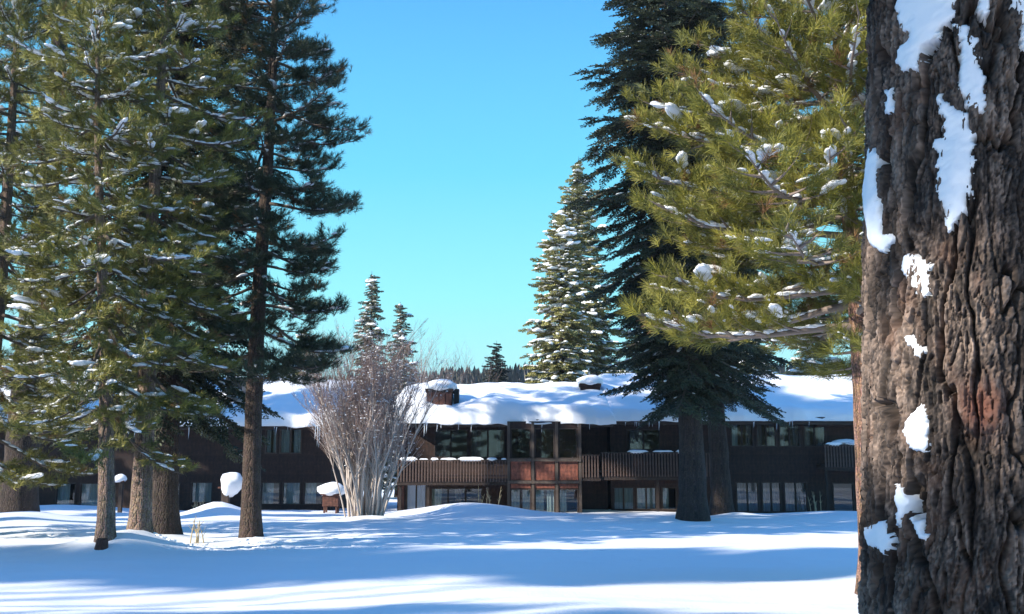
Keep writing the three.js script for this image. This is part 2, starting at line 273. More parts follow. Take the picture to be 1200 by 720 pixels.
// in view, right
const pineR = at(1006, 480, 16.2);
conifer({ kind: 'pine', seed: 201, x: pineR.x + .05, z: pineR.z, h: 12.8, r: .21, crown: 4.1, limbs: 128, profile: [[0, 3.9], [.2, 4.1], [.46, 3.8], [.58, 1.9], [.85, 1.2], [1, .3]], droop: .04, step: .28, tuftStep: .17, tuft: 1.12, geo: TUFT.near, bareTo: .2, color: [.29, .26, .034], color2: [.12, .125, .022], snow: .40, snowSize: .95, dead: .04, bark: M.barkPink, limbMat: M.limbPale, label: 'sunlit olive-green pine loaded with snow, close behind the big foreground trunk' });
conifer({ kind: 'fir', seed: 202, ...pos(808, 41), h: 29, r: .53, crown: 5.2, limbs: 320, miss: .22, profile: [[0, 3.0], [.15, 3.9], [.4, 4.6], [.7, 3.5], [.9, 2.0], [1, .3]], droop: -.5, step: .36, tuftStep: .25, tuft: 1.35, color: DARK, color2: DARK2, snow: .018, bark: M.barkDark, label: 'massive dark fir with the thicker of two trunks before the right lodge' });
conifer({ kind: 'fir', seed: 203, ...pos(843, 47), h: 24, r: .46, crown: 6.0, limbs: 150, profile: [[0, 3.6], [.2, 4.2], [.5, 3.8], [.8, 2.2], [1, .2]], droop: -.5, step: .4, tuftStep: .3, tuft: 1.4, color: DARK, color2: DARK2, snow: .02, bark: M.barkDark, label: 'dark fir with the thinner trunk just right of the massive fir' });
console.log('front trees', COUNT);
// beyond the lodges
const beyond = 'conifers beyond the lodges';
const farTree = (px, top, d, w, seed, label, extra = {}) => { const p = pos(px, d), h = at(px, top, d).y - H(p.x, p.z); return conifer({ kind: 'fir', far: true, seed, ...p, h, r: h * .014, crown: h * .08, limbs: Math.round(h * 8), profile: [[0, w], [.4, w * .82], [.75, w * .5], [1, .12]], droop: -.25, step: .42, tuftStep: .36, tuft: 1.7, color: [.32, .295, .10], color2: [.16, .16, .06], snow: .75, snowSize: 2.2, group: beyond, label, ...extra }); };
farTree(682, 182, 82, 4.4, 301, 'tallest sunlit snowy fir rising behind the middle lodge roof');
farTree(660, 246, 74, 2.6, 302, 'rounded snowy fir just left of the tallest one behind the roof', { profile: [[0, 2.6], [.6, 2.3], [.85, 1.6], [1, .4]] });
farTree(581, 398, 96, 2.3, 303, 'small dark pine standing alone on the skyline above the roof', { color: [.03, .045, .03], color2: [.02, .03, .024], snow: .01, limbs: 90, step: .36, tuft: 1.9, profile: [[0, 2.2], [.4, 1.9], [.75, 1.1], [1, .2]] });
farTree(430, 316, 84, 1.9, 304, 'narrow grey-green spire of a fir above the bare shrub, taller one', { color: [.20, .195, .12], color2: [.11, .115, .075] });
farTree(466, 352, 88, 1.9, 305, 'narrow fir spire above the bare shrub, shorter one on the right', { color: [.20, .195, .12], color2: [.11, .115, .075] });
farTree(352, 380, 80, 2.6, 306, 'fir behind the left lodge roof, right of the tall pine');
farTree(238, 372, 82, 3.0, 307, 'fir behind the left lodge chimney');
farTree(130, 330, 84, 3.2, 308, 'fir behind the left lodge, seen between the left pine trunks');
farTree(30, 350, 80, 3.2, 309, 'fir behind the left lodge at the left picture edge');
farTree(760, 300, 84, 3.2, 310, 'fir behind the lodges, half hidden by the massive dark fir');
farTree(885, 330, 80, 3.2, 311, 'fir behind the right lodge, just right of the two dark trunks');
farTree(960, 340, 84, 3.2, 312, 'fir behind the right end of the right lodge roof');
farTree(1080, 300, 80, 3.6, 313, 'fir behind the right lodge, hidden behind the big trunk');
console.log('far trees', COUNT);
// off the left edge and behind the camera: the trees whose shade lies across the lawn
const casting = 'pines off the left edge that shade the lawn';
const U = V(Math.sin(SUN_AZ), 0, -Math.cos(SUN_AZ)), Q = V(Math.cos(SUN_AZ), 0, Math.sin(SUN_AZ));
const off = (q, s) => { const p = Q.clone().multiplyScalar(q).addScaledVector(U, s); return { x: p.x, z: p.z }; };
const shade = (x, z, h, crown, w, seed, label, o = {}) => conifer({ kind: 'pine', far: true, geo: TUFT.far, seed, x, z, h, r: h * .011, crown, limbs: 100, bias: 1, profile: [[0, w * .6], [.3, w], [.7, w * .9], [1, w * .3]], miss: .02, bareTo: .1, step: .34, tuftStep: .26, tuft: 2.0, color: OLIVE, color2: OLIVE2, snow: .02, group: casting, label, ...o });
const NEAR = 'bushy pine of the near row off the left edge, shading the nearest snow', TALL = 'tall high-crowned pine off the left edge, shading a band of lawn', SIDE = 'pine off the left edge beside the left lodge, shading its walls';
for (let k = 0; k < 5; k++) shade(-23 - k * 4.6, 3.2 + (k % 2) * .7, 17.0 + (k % 3) * .5, 3, 3.0, 401 + k, NEAR);
for (let k = 0; k < 7; k++) shade(-43.5 - k * 3.1, 6 + (k % 2) * .6, 30 + (k % 3) * .4, 27.2, 1.55, 411 + k, TALL, { limbs: 54 });
for (let k = 0; k < 7; k++) shade(-49 - k * 3.4, 6.6 + (k % 2) * .8, 34.2 + (k % 3) * .5, 31.5, 1.3, 451 + k, TALL, { limbs: 40 });
for (let k = 0; k < 4; k++) { const p = off(-43.2 + k * 2.0, -18 - k % 2); shade(p.x, p.z, 36, 27, 1.9, 461 + k, 'tall high-crowned pine off the left edge, shading the right lodge', { limbs: 80 }); }
shade(-11.6, 3.1, 18, 11.4, 2.2, 421, 'pine just behind the left of the camera, dappling the big trunk', { limbs: 50 }); shade(-13.6, 3.4, 10.1, 2.5, 1.7, 422, 'short pine just behind the left of the camera, shading the big trunk foot');
{ let p = off(-56, -14); shade(p.x, p.z, 25, 3, 3.0, 431, SIDE); p = off(-61.5, -12); shade(p.x, p.z, 23, 3, 2.7, 432, SIDE); p = off(-51, -18); shade(p.x, p.z, 24, 12, 1.6, 433, SIDE, { limbs: 60 }); }
for (let k = 0; k < 12; k++) shade(-18 + k * 6.2, 24 + (k * 5) % 7, 20 + (k * 3) % 8, 2, 3.2, 441 + k, 'pine standing behind the camera, mirrored in the lodge windows', { group: 'pines behind the camera mirrored in the windows', limbs: 60 });
console.log('shade trees', COUNT);

// ---------------------------------------------------------------- the far wooded hill
{
  const r = rng(77), I = new Instances(), s = new Soup();
  for (let k = 0; k < 7; k++) { const y = k * .13, R = .26 * (1 - k / 8) + .02; for (let m = 0; m < 6; m++) { const a = m / 6 * 6.283 + k, b = s.p.length / 3; for (const [x, yy, z] of [[0, y + .24, 0], [Math.cos(a - .5) * R, y - .02 * (m % 2), Math.sin(a - .5) * R], [Math.cos(a + .5) * R * .9, y + .03, Math.sin(a + .5) * R * .9]]) { s.p.push(x, yy, z); s.n.push(Math.cos(a), .5, Math.sin(a)); s.u.push(0, 0); } s.i.push(b, b + 1, b + 2); } }
  for (let k = 0; k < 9000; k++) { const z = -r.r(230, 430), x = r.r(-.62, .62) * -z, h = r.r(5.5, 11), v = r.r(.7, 1.4), wd = r.r(.5, .95); I.add(V(x, H(x, z) - .5, z), new THREE.Quaternion().setFromAxisAngle(UPY, r() * 6.28), V(h * wd, h, h * wd * r.r(.8, 1.2)), r() < .3 ? [.72 * v, .70 * v, .70 * v] : [.36 * v, .37 * v, .33 * v]); }
  const f = I.build('far_forest', s.geo(), M.needleFir, scene); f.userData = { kind: 'stuff', label: 'far-off wooded hillside of small conifers on the skyline', category: 'forest' };
}
scene.fog = new THREE.FogExp2(new THREE.Color().setRGB(.72, .85, 1), .00024);

// ---------------------------------------------------------------- lodges
function prism(poly, x0, x1) { const g = new THREE.ExtrudeGeometry(new THREE.Shape(poly.map(([z, y]) => new THREE.Vector2(-z, y))), { depth: x1 - x0, bevelEnabled: false }); g.rotateY(Math.PI / 2); g.translate(x0, 0, 0); return g; }
function frontWall(x0, x1, y0, y1, z, holes, depth = .2) {
  const sh = new THREE.Shape([[x0, y0], [x1, y0], [x1, y1], [x0, y1]].map(([a, b]) => new THREE.Vector2(a, b)));
  for (const [a, b, c, d] of holes) sh.holes.push(new THREE.Path([[a, c], [a, d], [b, d], [b, c]].map(([p, q]) => new THREE.Vector2(p, q))));
  const g = new THREE.ExtrudeGeometry(sh, { depth, bevelEnabled: false }); g.translate(0, 0, z - depth); return g;
}
function pleats(x0, x1, y0, y1, z) { const n = Math.max(8, Math.round((x1 - x0) / .05)), s = new Soup(); for (let i = 0; i <= n; i++) for (const y of [y0, y1]) { const x = lerp(x0, x1, i / n); s.p.push(x, y, z + .025 * Math.sin(i * 1.9) + .012 * Math.sin(i * .7)); s.n.push(0, 0, 1); s.u.push(x, y); } for (let i = 0; i < n; i++) { const a = i * 2; s.i.push(a, a + 2, a + 1, a + 1, a + 2, a + 3); } const g = s.geo(); g.computeVertexNormals(); return g; }
function windowIn(house, [x0, x1, y0, y1], z, o = {}) {             // frame with mullions, panes and curtains as sub-parts
  const w = .06, fr = [box(x0, x0 + w, y0, y1, z - .14, z + .035), box(x1 - w, x1, y0, y1, z - .14, z + .035), box(x0 + w, x1 - w, y0, y0 + w, z - .14, z + .033), box(x0 + w, x1 - w, y1 - w, y1, z - .14, z + .033)];
  const n = o.panes || 1, W = (x1 - x0) / n;
  for (let k = 1; k < n; k++) fr.push(box(x0 + k * W - .035, x0 + k * W + .035, y0 + w, y1 - w, z - .12, z + .02));
  const win = part('window', merge(fr), o.frame || M.trim, house);
  for (let k = 0; k < n; k++) { const a = x0 + k * W + .05, b = x0 + (k + 1) * W - .05; part('pane', box(a, b, y0 + w * .8, y1 - w * .8, z - .065, z - .06), M.glass, win); }
  for (const [a, b, m] of o.curtains || []) part('curtain', pleats(lerp(x0, x1, a), lerp(x0, x1, b), y0 + .04, y1 - .03, z - .26), m || M.curtain, win);
  return win;
}
function snowSlab(x0, x1, prof, T, bumps, seed) {                   // snow lying over a roof profile [[z, y] ... front eave to back eave], rounded at its rims
  const nu = Math.round((x1 - x0) / .11), nv = 110, top = [], s = new Soup();
  let tot = 0; const cum = [0]; for (let i = 1; i < prof.length; i++) { tot += Math.hypot(prof[i][0] - prof[i - 1][0], prof[i][1] - prof[i - 1][1]); cum.push(tot); }
  const on = (d) => { let i = 0; while (i < prof.length - 2 && d > cum[i + 1]) i++; const t = (d - cum[i]) / (cum[i + 1] - cum[i]); return [lerp(prof[i][0], prof[i + 1][0], t), lerp(prof[i][1], prof[i + 1][1], t)]; };
  for (const side of [1, 0]) for (let j = 0; j <= nv; j++) for (let i = 0; i <= nu; i++) {
    const k = i / nu, fu = (1 - Math.cos(k * Math.PI)) / 2 * .35 + k * .65, m = j / nv, fv = m < .5 ? 2 * m * m * .5 + m * .5 : 1 - (2 * (1 - m) ** 2 * .5 + (1 - m) * .5);
    let x = lerp(x0, x1, fu), d = fv * tot; let [z, y] = on(d);
    const wave = .5 * fbm(x * .35 + seed, d * .2, 1, 3), e = Math.min(x - x0, x1 - x, d + wave * (d < 2 ? 1 : 0), tot - d), t0 = T * (1 + .95 * fbm(x * .33, z * .45, seed, 3) + .12 * fbm(x * 1.3, z * 1.3, seed, 2));
    let th = t0 * Math.sqrt(Math.max(0, 1 - (1 - clamp(e / (T * .9))) ** 2));
    for (const [bx, bz, br, bh] of bumps) th += bh * Math.exp(-(((x - bx) ** 2 + (z - bz) ** 2) / (br * br))) * clamp(e * 4);
    if (side) y += Math.max(.006, th); else y += .004;
    if (d < .5) { const edge = (.30 * fbm(x * .5, seed, 3, 3) + .12 * fbm(x * 2.1, seed, 5, 3)) * (1 - d / .5); z += edge; y -= (.18 + .34 * Math.max(0, fbm(x * .6, seed + 9, 2, 3))) * (1 - d / .5) ** 1.5 * (side ? .75 : 1); }
    s.p.push(x, y, z); s.n.push(0, 1, 0); s.u.push(x / 3, d / 3);
  }
  const w = nu + 1, N = w * (nv + 1);
  for (let j = 0; j < nv; j++) for (let i = 0; i < nu; i++) { const a = j * w + i, b = a + w; s.i.push(a, a + 1, b, b, a + 1, b + 1); s.i.push(N + a, N + b, N + a + 1, N + b, N + b + 1, N + a + 1); }
  for (let i = 0; i < nu; i++) { for (const j of [0, nv]) { const a = j * w + i; s.i.push(a, N + a, a + 1, a + 1, N + a, N + a + 1); } }
  for (let j = 0; j < nv; j++) for (const i of [0, nu]) { const a = j * w + i, b = a + w; s.i.push(a, b, N + a, b, N + b, N + a); }
  const g = s.geo(); g.computeVertexNormals(); return g;
}
function icicle(len, r, seed) { const g = new THREE.ConeGeometry(r, len, 6, 4); g.rotateX(Math.PI); g.translate(0, -len / 2, 0); const a = g.attributes.position; for (let i = 0; i < a.count; i++) { const y = a.getY(i); a.setX(i, a.getX(i) * (1 + .3 * Math.sin(y * 19 + seed)) + .015 * Math.sin(y * 5 + seed)); } g.computeVertexNormals(); return g; }
const ICE = [.25, .4, .6, .9].map((l, i) => icicle(l, .028 + .006 * i, i));
function lodge(o) {                                                 // shell, gable roof and its snow
  const t = thing('lodge_building', o.label, 'lodge', [0, 0, 0], 'snowed-in brown wooden lodges');
  const { x0, x1, zf, zb, eave, ridge } = o, zr = (zf + zb) / 2, ov = o.overhang ?? 1.0, sl = (ridge - eave) / (zf - zr), eY = eave - ov * sl;
  part('front_wall', frontWall(x0, x1, -.6, eave, zf, o.holes), M.siding, t);
  part('back_wall', box(x0, x1, -.6, eave, zb, zb + .2), M.siding, t);
  const gab = [[zf - .201, -.6], [zf - .201, eave], [zr, ridge - .02], [zb + .201, eave], [zb + .201, -.6]];
  part('end_wall', prism(gab, x0, x0 + .2), M.siding, t); part('end_wall', prism(gab, x1 - .2, x1), M.siding, t);
  part('floor', box(x0 + .21, x1 - .21, o.floor - .12, o.floor + .1, zb + .21, zf - .21), M.inside, t);
  part('partition', box(x0 + .21, x1 - .21, -.6, eave + .3, zf - 3.6, zf - 3.5), M.inside, t);
  const a = .22, roof = part('roof', prism([[zf + ov, eY], [zr, ridge], [zb - ov, eY], [zb - ov, eY + a], [zr, ridge + a], [zf + ov, eY + a]], x0 - (o.ex ?? .6), x1 + (o.ex1 ?? o.ex ?? .6)), M.roof, t);
  const prof = [[zf + ov + .16, eY + a - .03], [zf + ov - .1, eY + a + .05], [zr, ridge + a + .006], [zb - ov + .1, eY + a + .02], [zb - ov - .16, eY + a - .03]];
  part('roof_snow', snowSlab(x0 - (o.ex ?? .6) - .12, x1 + (o.ex1 ?? o.ex ?? .6) + .12, prof, o.snow, o.bumps || [], o.seed), M.snow, roof);
  part('fascia', box(x0 - (o.ex ?? .6) + .02, x1 + (o.ex1 ?? o.ex ?? .6) - .02, eY - .16, eY + .02, zf + ov - .12, zf + ov - .04), M.trim, roof);
  const r = rng(o.seed);
  for (let x = x0 + .3; x < x1; x += 1.22) part('rafter_tail', box(x, x + .1, eY - .14, eY - .01, zf + .01, zf + ov - .13), M.trim, roof);
  for (const [ia, ib, n, big] of o.ice || []) for (let k = 0; k < n; k++) { const i = Math.min(3, Math.floor(r() * r.r(1, 4) * big)), m = part('icicle', ICE[i], M.ice, roof); m.position.set(r.r(ia, ib), eY + .02 - r.r(0, .06), zf + ov + r.r(.01, .1)); m.scale.set(1, r.r(.8, 1.3), 1); }
  return [t, roof, eY];
}
function balcony(t, x0, x1, y, top, zf, zw, o = {}) {               // deck with posts; rail, balusters and snow as sub-parts
  const b = part('balcony', merge([box(x0, x1, y - .22, y, zw + .01, zf - .02), box(x0, x1, y - .34, y - .04, zf - .018, zf + .05), ...(o.posts || []).map((x) => box(x, x + .14, -.5, y - .23, zf - .2, zf - .06))]), M.deck, t);
  part('rail', merge([box(x0, x1, top - .06, top, zf - .07, zf + .07), box(x0, x1, y + .10, y + .16, zf - .03, zf + .03)]), M.trim, b);
  const g = box(-.032, .032, 0, top - .06 - (y - .16) - (o.short || 0), .052, .1);
  for (let x = x0 + .06; x < x1; x += .15) { const m = part('baluster', g, M.baluster, b); m.position.set(x, y - .16 + (o.short || 0), zf); }
  if (o.snow) { const r = rng(Math.round(x0 * 31 + 900)), s = []; for (let x = x0 + .1; x < x1 - .1;) { const L = r.r(.4, 1.4); if (r() < o.snow) s.push(snowBar(x, Math.min(x1 - .05, x + L), top, zf, r.r(.05, .13), Math.round(r() * 99))); x += L + r.r(0, .2); } if (s.length) part('rail_snow', merge(s), M.snowSoft, b); }
  return b;
}
function snowBar(xa, xb, y, z, h, seed) { const s = new Soup(), pts = [], rr = [], n = 8; for (let i = 0; i <= n; i++) { const f = i / n; pts.push(V(lerp(xa, xb, f), y + h * .15, z)); rr.push(h * Math.sqrt(Math.max(.002, 1 - (2 * f - 1) ** 4)) * (1 + .4 * fbm(f * 3 + seed, seed, 1, 2))); } tube(s, pts, rr, 8); return s.geo(); }
const X = (px, d) => at(px, 560, d).x, Y = (py, d) => at(600, py, d).y;
const R = (pa, pb, ya, yb, d) => [X(pa, d), X(pb, d), Y(yb, d), Y(ya, d)];    // window rectangle from where it is seen on a wall at that distance
function chimney(t, x0, x1, y0, y1, z0, z1, mat, snowH, seed, lit) {
  const c = part('chimney', merge([box(x0, x1, y0, y1, z1, z0), box(x0 - .06, x1 + .06, y1 - .14, y1 + .02, z1 - .06, z0 + .06)]), mat, t);
  if (lit) { const n = 4, w = (x1 - x0) / n; for (let k = 0; k < n; k++) part('board', box(x0 + k * w + .02, x0 + (k + 1) * w - .02, y0, y1 - .16, z0 + .004, z0 + .03), lit, c); }
  const g = DOME.clone(); g.scale(1.5, 1.3, 1.5); g.scale((x1 - x0) * .62, snowH, (z0 - z1) * .62); g.translate((x0 + x1) / 2, y1 + .02 + snowH * .12, (z0 + z1) / 2); part('snow_cap', g, M.snowSoft, c); return c;
}
// --- middle lodge
{
  const D = 54, DB = 52.2, x0 = X(467, D), x1 = X(712, D);
  const up1 = R(508, 548, 503, 537, D), up2 = R(551, 592, 503, 537, D), lo1 = R(476, 500, 567, 606, D), lo2 = R(505, 566, 572, 604, D);
  const [t, roof] = lodge({ label: 'middle brown lodge with red panelled bay under the thickest snowy roof', x0, x1, zf: -D, zb: -64, eave: Y(492, D) + .15, ridge: Y(458, 59) - .45, floor: 1.6, holes: [up1, up2, lo1, lo2], snow: .66, seed: 5, overhang: 1.7, ex: .25, ex1: .2,
    bumps: [[X(515, 55), -55.2, 1.4, .35], [X(478, 54), -53.6, 1.3, .45], [X(690, 57), -57, 1.3, .3], [X(580, 55), -53.4, 1.2, .18]], ice: [[X(480, 53), X(560, 53), 7, 1], [X(560, 53), X(700, 53), 6, .6]] });
  windowIn(t, up1, -D, { panes: 2, curtains: [] }); windowIn(t, up2, -D, { panes: 2, curtains: [[.0, .3, M.curtainDim], [.75, .95, M.curtainDim]] });
  windowIn(t, lo1, -D, { panes: 2, curtains: [[.02, .98, M.curtainBlue]], frame: M.trim }); windowIn(t, lo2, -D, { panes: 3, curtains: [[0, .2, M.curtain], [.45, .6, M.curtainDim]] });
  // the projecting bay
  const bx0 = X(595, DB), bx1 = X(681, DB), zb = -DB, cols = [596, 624.5, 652.5, 680].map((p) => X(p, DB));
  const upH = [0, 1, 2].map((k) => [cols[k] + .09, cols[k + 1] - .09, Y(538, DB), Y(502, DB)]), loH = [0, 1, 2].map((k) => [cols[k] + .09, cols[k + 1] - .09, Y(603, DB), Y(573, DB)]);
  const top = 4.9 - .35;
  part('bay_wall', frontWall(bx0, bx1, -.5, top, zb, [...upH, ...loH], .18), M.siding, t);
  part('bay_side', merge([box(bx0, bx0 + .16, -.5, top, -D + .01, zb - .19), box(bx1 - .16, bx1, -.5, top, -D + .01, zb - .19)]), M.siding, t);
  for (const h of upH) windowIn(t, h, zb, { panes: 1, curtains: [] });
  loH.forEach((h, k) => windowIn(t, h, zb, { panes: k ? 1 : 2, curtains: k === 2 ? [[0, .4]] : [[.0, .45], [.6, 1]] }));
  for (let k = 0; k < 3; k++) { part('wall_panel', box(cols[k] + .11, cols[k + 1] - .11, Y(563, DB), Y(541, DB), zb + .004, zb + .03), M.sidingRed, t); part('wall_panel', box(cols[k] + .11, cols[k + 1] - .11, Y(572.5, DB), Y(567.5, DB), zb + .004, zb + .025), M.sidingRed, t); }
  cols.forEach((c) => part('post', box(c - .07, c + .07, -.4, top, zb + .004, zb + .09), M.trimPale, t));
  for (const yy of [539.5, 565.3]) part('beam', box(bx0, bx1, Y(yy, DB) - .075, Y(yy, DB) + .075, zb + .092, zb + .15), M.trimPale, t);
  balcony(t, X(465, DB), bx0 - .02, Y(561, DB), Y(539, DB), -DB, -D, { posts: [X(467, DB), X(500, DB), X(570, DB)], snow: 1 });
  part('wall_panel', box(X(466, D), X(474, D), .0, 1.3, -D + .004, -D + .05), M.redwood, t);
  balcony(t, bx1 + .04, X(704, DB), Y(556, DB), Y(533, DB), -DB, -D, { snow: .2 });
  chimney(t, X(499, 53), X(529, 53), 4.6, Y(457, 53), -52.7, -54.0, M.siding, .66, 2, M.redwood);
  part('chimney_pipe', box(X(531, 53), X(537, 53), 4.9, Y(456, 53), -53.0, -53.6), M.metal, t);
  chimney(t, X(680, 57), X(703, 57), 5, Y(452, 57), -56.0, -57.2, M.siding, .62, 1);
}
// --- right lodge
{
  const D = 53.6, DB = 52.3, x0 = X(716, D), x1 = X(1150, D);
  const up = [[858, 885], [888, 912], [915, 940], [944, 971]].map(([a, b]) => R(a, b, 496, 524, D)), upL = R(735, 775, 503, 528, D), lo = [[718, 743], [745, 769], [775, 793]].map(([a, b]) => R(a, b, 571, 598, D)), lo2 = [[862, 889], [892, 915], [918, 946]].map(([a, b]) => R(a, b, 565, 601, D)), lo3 = R(975, 1000, 566, 600, D);
  const [t, roof] = lodge({ label: 'long dark lodge on the right behind the two fir trunks', x0, x1, zf: -D, zb: -64.6, eave: Y(484, D) - .1, ridge: Y(446, 59) - .25, floor: 1.75, holes: [...up, upL, ...lo, ...lo2, lo3], snow: .40, seed: 8, overhang: 1.1, ex: .1, bumps: [], ice: [[X(720, 53), X(800, 53), 7, 1], [X(880, 53), X(1000, 53), 6, .5]] });
  up.forEach((h, k) => windowIn(t, h, -D, { panes: 2, curtains: [[0, .35, k === 0 ? M.curtain : M.curtainDim], [.7, 1, M.curtainDim]] })); windowIn(t, upL, -D, { panes: 2, curtains: [[.1, .5, M.curtainDim]] });
  lo.forEach((h, k) => windowIn(t, h, -D, { panes: k < 2 ? 2 : 1, curtains: k < 2 ? [[0, 1, M.curtain]] : [[0, .5, M.curtain]] })); lo2.forEach((h) => windowIn(t, h, -D, { panes: 2, curtains: [[0, 1, M.curtainDim]] })); windowIn(t, lo3, -D, { panes: 1 });
  part('wall_panel', box(...[X(864, D), X(888, D)], -.1, Y(602, D), -D + .004, -D + .04), M.sidingRed, t);
  balcony(t, X(705, DB), X(856, DB), Y(555, DB), Y(530, DB), -DB, -D, { posts: [X(769, DB), X(853, DB)], snow: .45 });
  const b = balcony(t, X(967, DB), X(1050, DB), Y(544, DB), Y(521, DB), -DB, -D, { posts: [X(968, DB), X(1040, DB)], snow: .9 });
  const g = CLUMP[0].clone(); g.scale(.95, .35, .6); g.translate(X(990, 53), Y(519, 53), -52.7); part('snow_heap', g, M.snowSoft, b);
  part('eave_board', box(X(962, 53), x1, Y(500, 53), Y(486, 53), -D + .01, -D + .3), M.siding, t);
}
// --- left lodge
{
  const D = 56, x0 = X(-60, D), x1 = X(388, D);
  const up = [R(309, 323, 502, 532, D), R(326, 352, 502, 532, D)], lo = [R(306, 329, 565, 592, D), R(331, 353, 565, 592, D), R(356, 379, 565, 592, D), R(224, 250, 565, 590, D), R(66, 90, 566, 600, D), R(94, 118, 566, 600, D), R(196, 212, 566, 592, D)];
  const [t] = lodge({ label: 'left dark lodge with icicles, behind the left pine trunks', x0, x1, zf: -D, zb: -67, eave: Y(494, D) + .0, ridge: Y(450, 61.5) - .3, floor: 1.7, holes: [...up, ...lo], snow: .42, seed: 12, overhang: .8, ex: .3, bumps: [], ice: [[X(284, 55), X(302, 55), 12, 2], [X(366, 55), X(386, 55), 12, 2.4], [X(240, 55), X(360, 55), 10, .8], [X(20, 55), X(240, 55), 12, 1]] });
  up.forEach((h) => windowIn(t, h, -D, { panes: h[1] - h[0] > 1 ? 2 : 1, curtains: [[0, .4], [.6, 1]], frame: M.trimPale }));
  lo.forEach((h, k) => windowIn(t, h, -D, { panes: 1, curtains: [[0, k % 2 ? 1 : .6, M.curtain]] }));
  chimney(t, X(263, 58), X(281, 58), 5, Y(444, 58), -57.6, -58.5, M.metal, .10, 1);
}
console.log('lodges');

// ---------------------------------------------------------------- the big trunk in the foreground
{
  const r = rng(9), cx = 2.13, cz = -4.92, lean = .052, Hh = 21;
  const t = thing('pine_tree', 'huge rough-barked trunk with snow patches filling the right edge', 'tree', [cx, 0, cz]);
  const R0 = (h) => .438 * Math.pow(1 - h / 24, .75) + .22 * Math.exp(-(h + .25) / .32), NC = 20;
  const bark = (th, h) => {                                         // plates parted by deep wandering furrows, flaking on top
    const c = Math.cos(th), s = Math.sin(th), w = .22 * fbm(c * 5, h * 3, s * 5 + 2, 3), k = .10 * noise(c * 19, h * 15, s * 19);
    const n1 = fbm(c * 4.8 + w * 1.4, h * 1.75 + w * 1.4, s * 4.8 + w, 2) + .25 * k, n2 = fbm(c * 11 + 7 + w * 2, h * 3.6 + w * 2, s * 11 + w * 2, 2) + .7 * k, n3 = fbm(c * 24 + 3 + k * 3, h * 10 + k * 3, s * 24, 2), n4 = fbm(c * 50, h * 26, s * 50 + 6, 2);
    const fur = smooth(.004, .075, Math.abs(n1)), f2 = smooth(.004, .06, Math.abs(n2)), f3 = smooth(.0, .05, Math.abs(n3)), f4 = smooth(0, .08, Math.abs(n4));
    const q1 = Math.floor((n1 + 2) * 5), q2 = Math.floor((n2 + 2) * 6), q3 = Math.floor((n3 + 2) * 5), id = hash(q1, q2, 3), id2 = hash(q2, q3, q1);
    const e = .072 * fur + .030 * f2 * (.4 + .6 * fur) + .010 * f3 + .005 * f4 + .020 * (id - .5) * f2 + .012 * (id2 - .5) * f3 + .006 * n4 + .03 * fbm(c * 1.5, h * .9, s * 1.5 + 4, 2);
    return [e, id, id2, fur];
  };
  const KN = [[1150, 478]].map(([px, py]) => hit(px, py));
  function hit(px, py) { // where the sight line of that pixel meets the trunk: angle and height
    const d = at(px, py, 1).sub(V(0, EYE, 0)); let lo = 3.6, best = null;
    for (let k = lo; k < 6; k += .004) { const p = V(d.x * k, EYE + d.y * k, -k), x = p.x - cx - lean * p.y, z = p.z - cz; if (Math.hypot(x, z) < R0(p.y) + .035) { best = [Math.atan2(z, x), p.y]; break; } }
    if (!best) { let m = 9; for (let k = lo; k < 6; k += .01) { const x = d.x * k - cx - lean * (EYE + d.y * k), z = -k - cz, q = Math.hypot(x, z); if (q < m) { m = q; best = [Math.atan2(z, x), EYE + d.y * k]; } } }   // past the rim: the nearest point of it
    return best;
  }
  const build = (h0, h1, nh, na) => {
    const s = new Soup(); s.c = [];
    for (let j = 0; j <= nh; j++) for (let i = 0; i <= na; i++) {
      const h = lerp(h0, h1, j / nh), fi = (i % na) / na, th = fi < .78 ? fi / .78 * 3.9 - .2 : 3.7 + (fi - .78) / .22 * (6.28318 - 3.9); let [e, id, id2, fur] = bark(th, h), rr = R0(h) + e, kn = 0;
      for (const [kt, kh] of KN) { let dt = th - kt; dt = Math.atan2(Math.sin(dt), Math.cos(dt)) * R0(h); const d = Math.hypot(dt, (h - kh) * .6) / .075; if (d < 1.6) { kn = Math.max(kn, Math.exp(-d * d * 1.4)); rr += .03 * Math.exp(-((d - .75) ** 2) * 9) - .015 * Math.exp(-d * d * 5); } }
      s.p.push(lean * h + Math.cos(th) * rr, h, Math.sin(th) * rr); s.n.push(0, 0, 0); s.u.push(i / na * 3, h);
      const c = Math.cos(th), sn = Math.sin(th), n1 = .5 + .9 * fbm(c * 3, h * 3, sn * 3 + 9, 3), n2 = .5 + .9 * fbm(c * 9 + 5, h * 9, sn * 9, 3), g = clamp(1.25 * (.18 * id + .45 * n2 + .37 * id2 + .6 * fbm(c * 60, h * 50, sn * 60, 2)) - .27) ** 1.45;
      // weathered grey scales, tan and red-brown inner bark, sooty flakes
      let col = [lerp(.022, .44, g), lerp(.016, .32, g), lerp(.014, .25, g)];
      const red = smooth(.55, .85, n1) * .5; col = [lerp(col[0], .21, red), lerp(col[1], .115, red), lerp(col[2], .075, red)];
      const dark = smooth(.44, .64, .5 + .9 * fbm(c * 5 + 2, h * 2.2, sn * 5, 4)) * .8; col = col.map((q) => .9 * q * (1 - .8 * dark));
      if (kn) col = [lerp(col[0], .15, kn), lerp(col[1], .06, kn), lerp(col[2], .04, kn)];
      s.c.push(...col);
    }
    const w = na + 1; for (let j = 0; j < nh; j++) for (let i = 0; i < na; i++) { const a = j * w + i, b = a + w; s.i.push(a, b, a + 1, b, b + 1, a + 1); }
    const g = s.geo(); g.setAttribute('color', new THREE.Float32BufferAttribute(s.c, 3)); g.computeVertexNormals(); return g;
  };
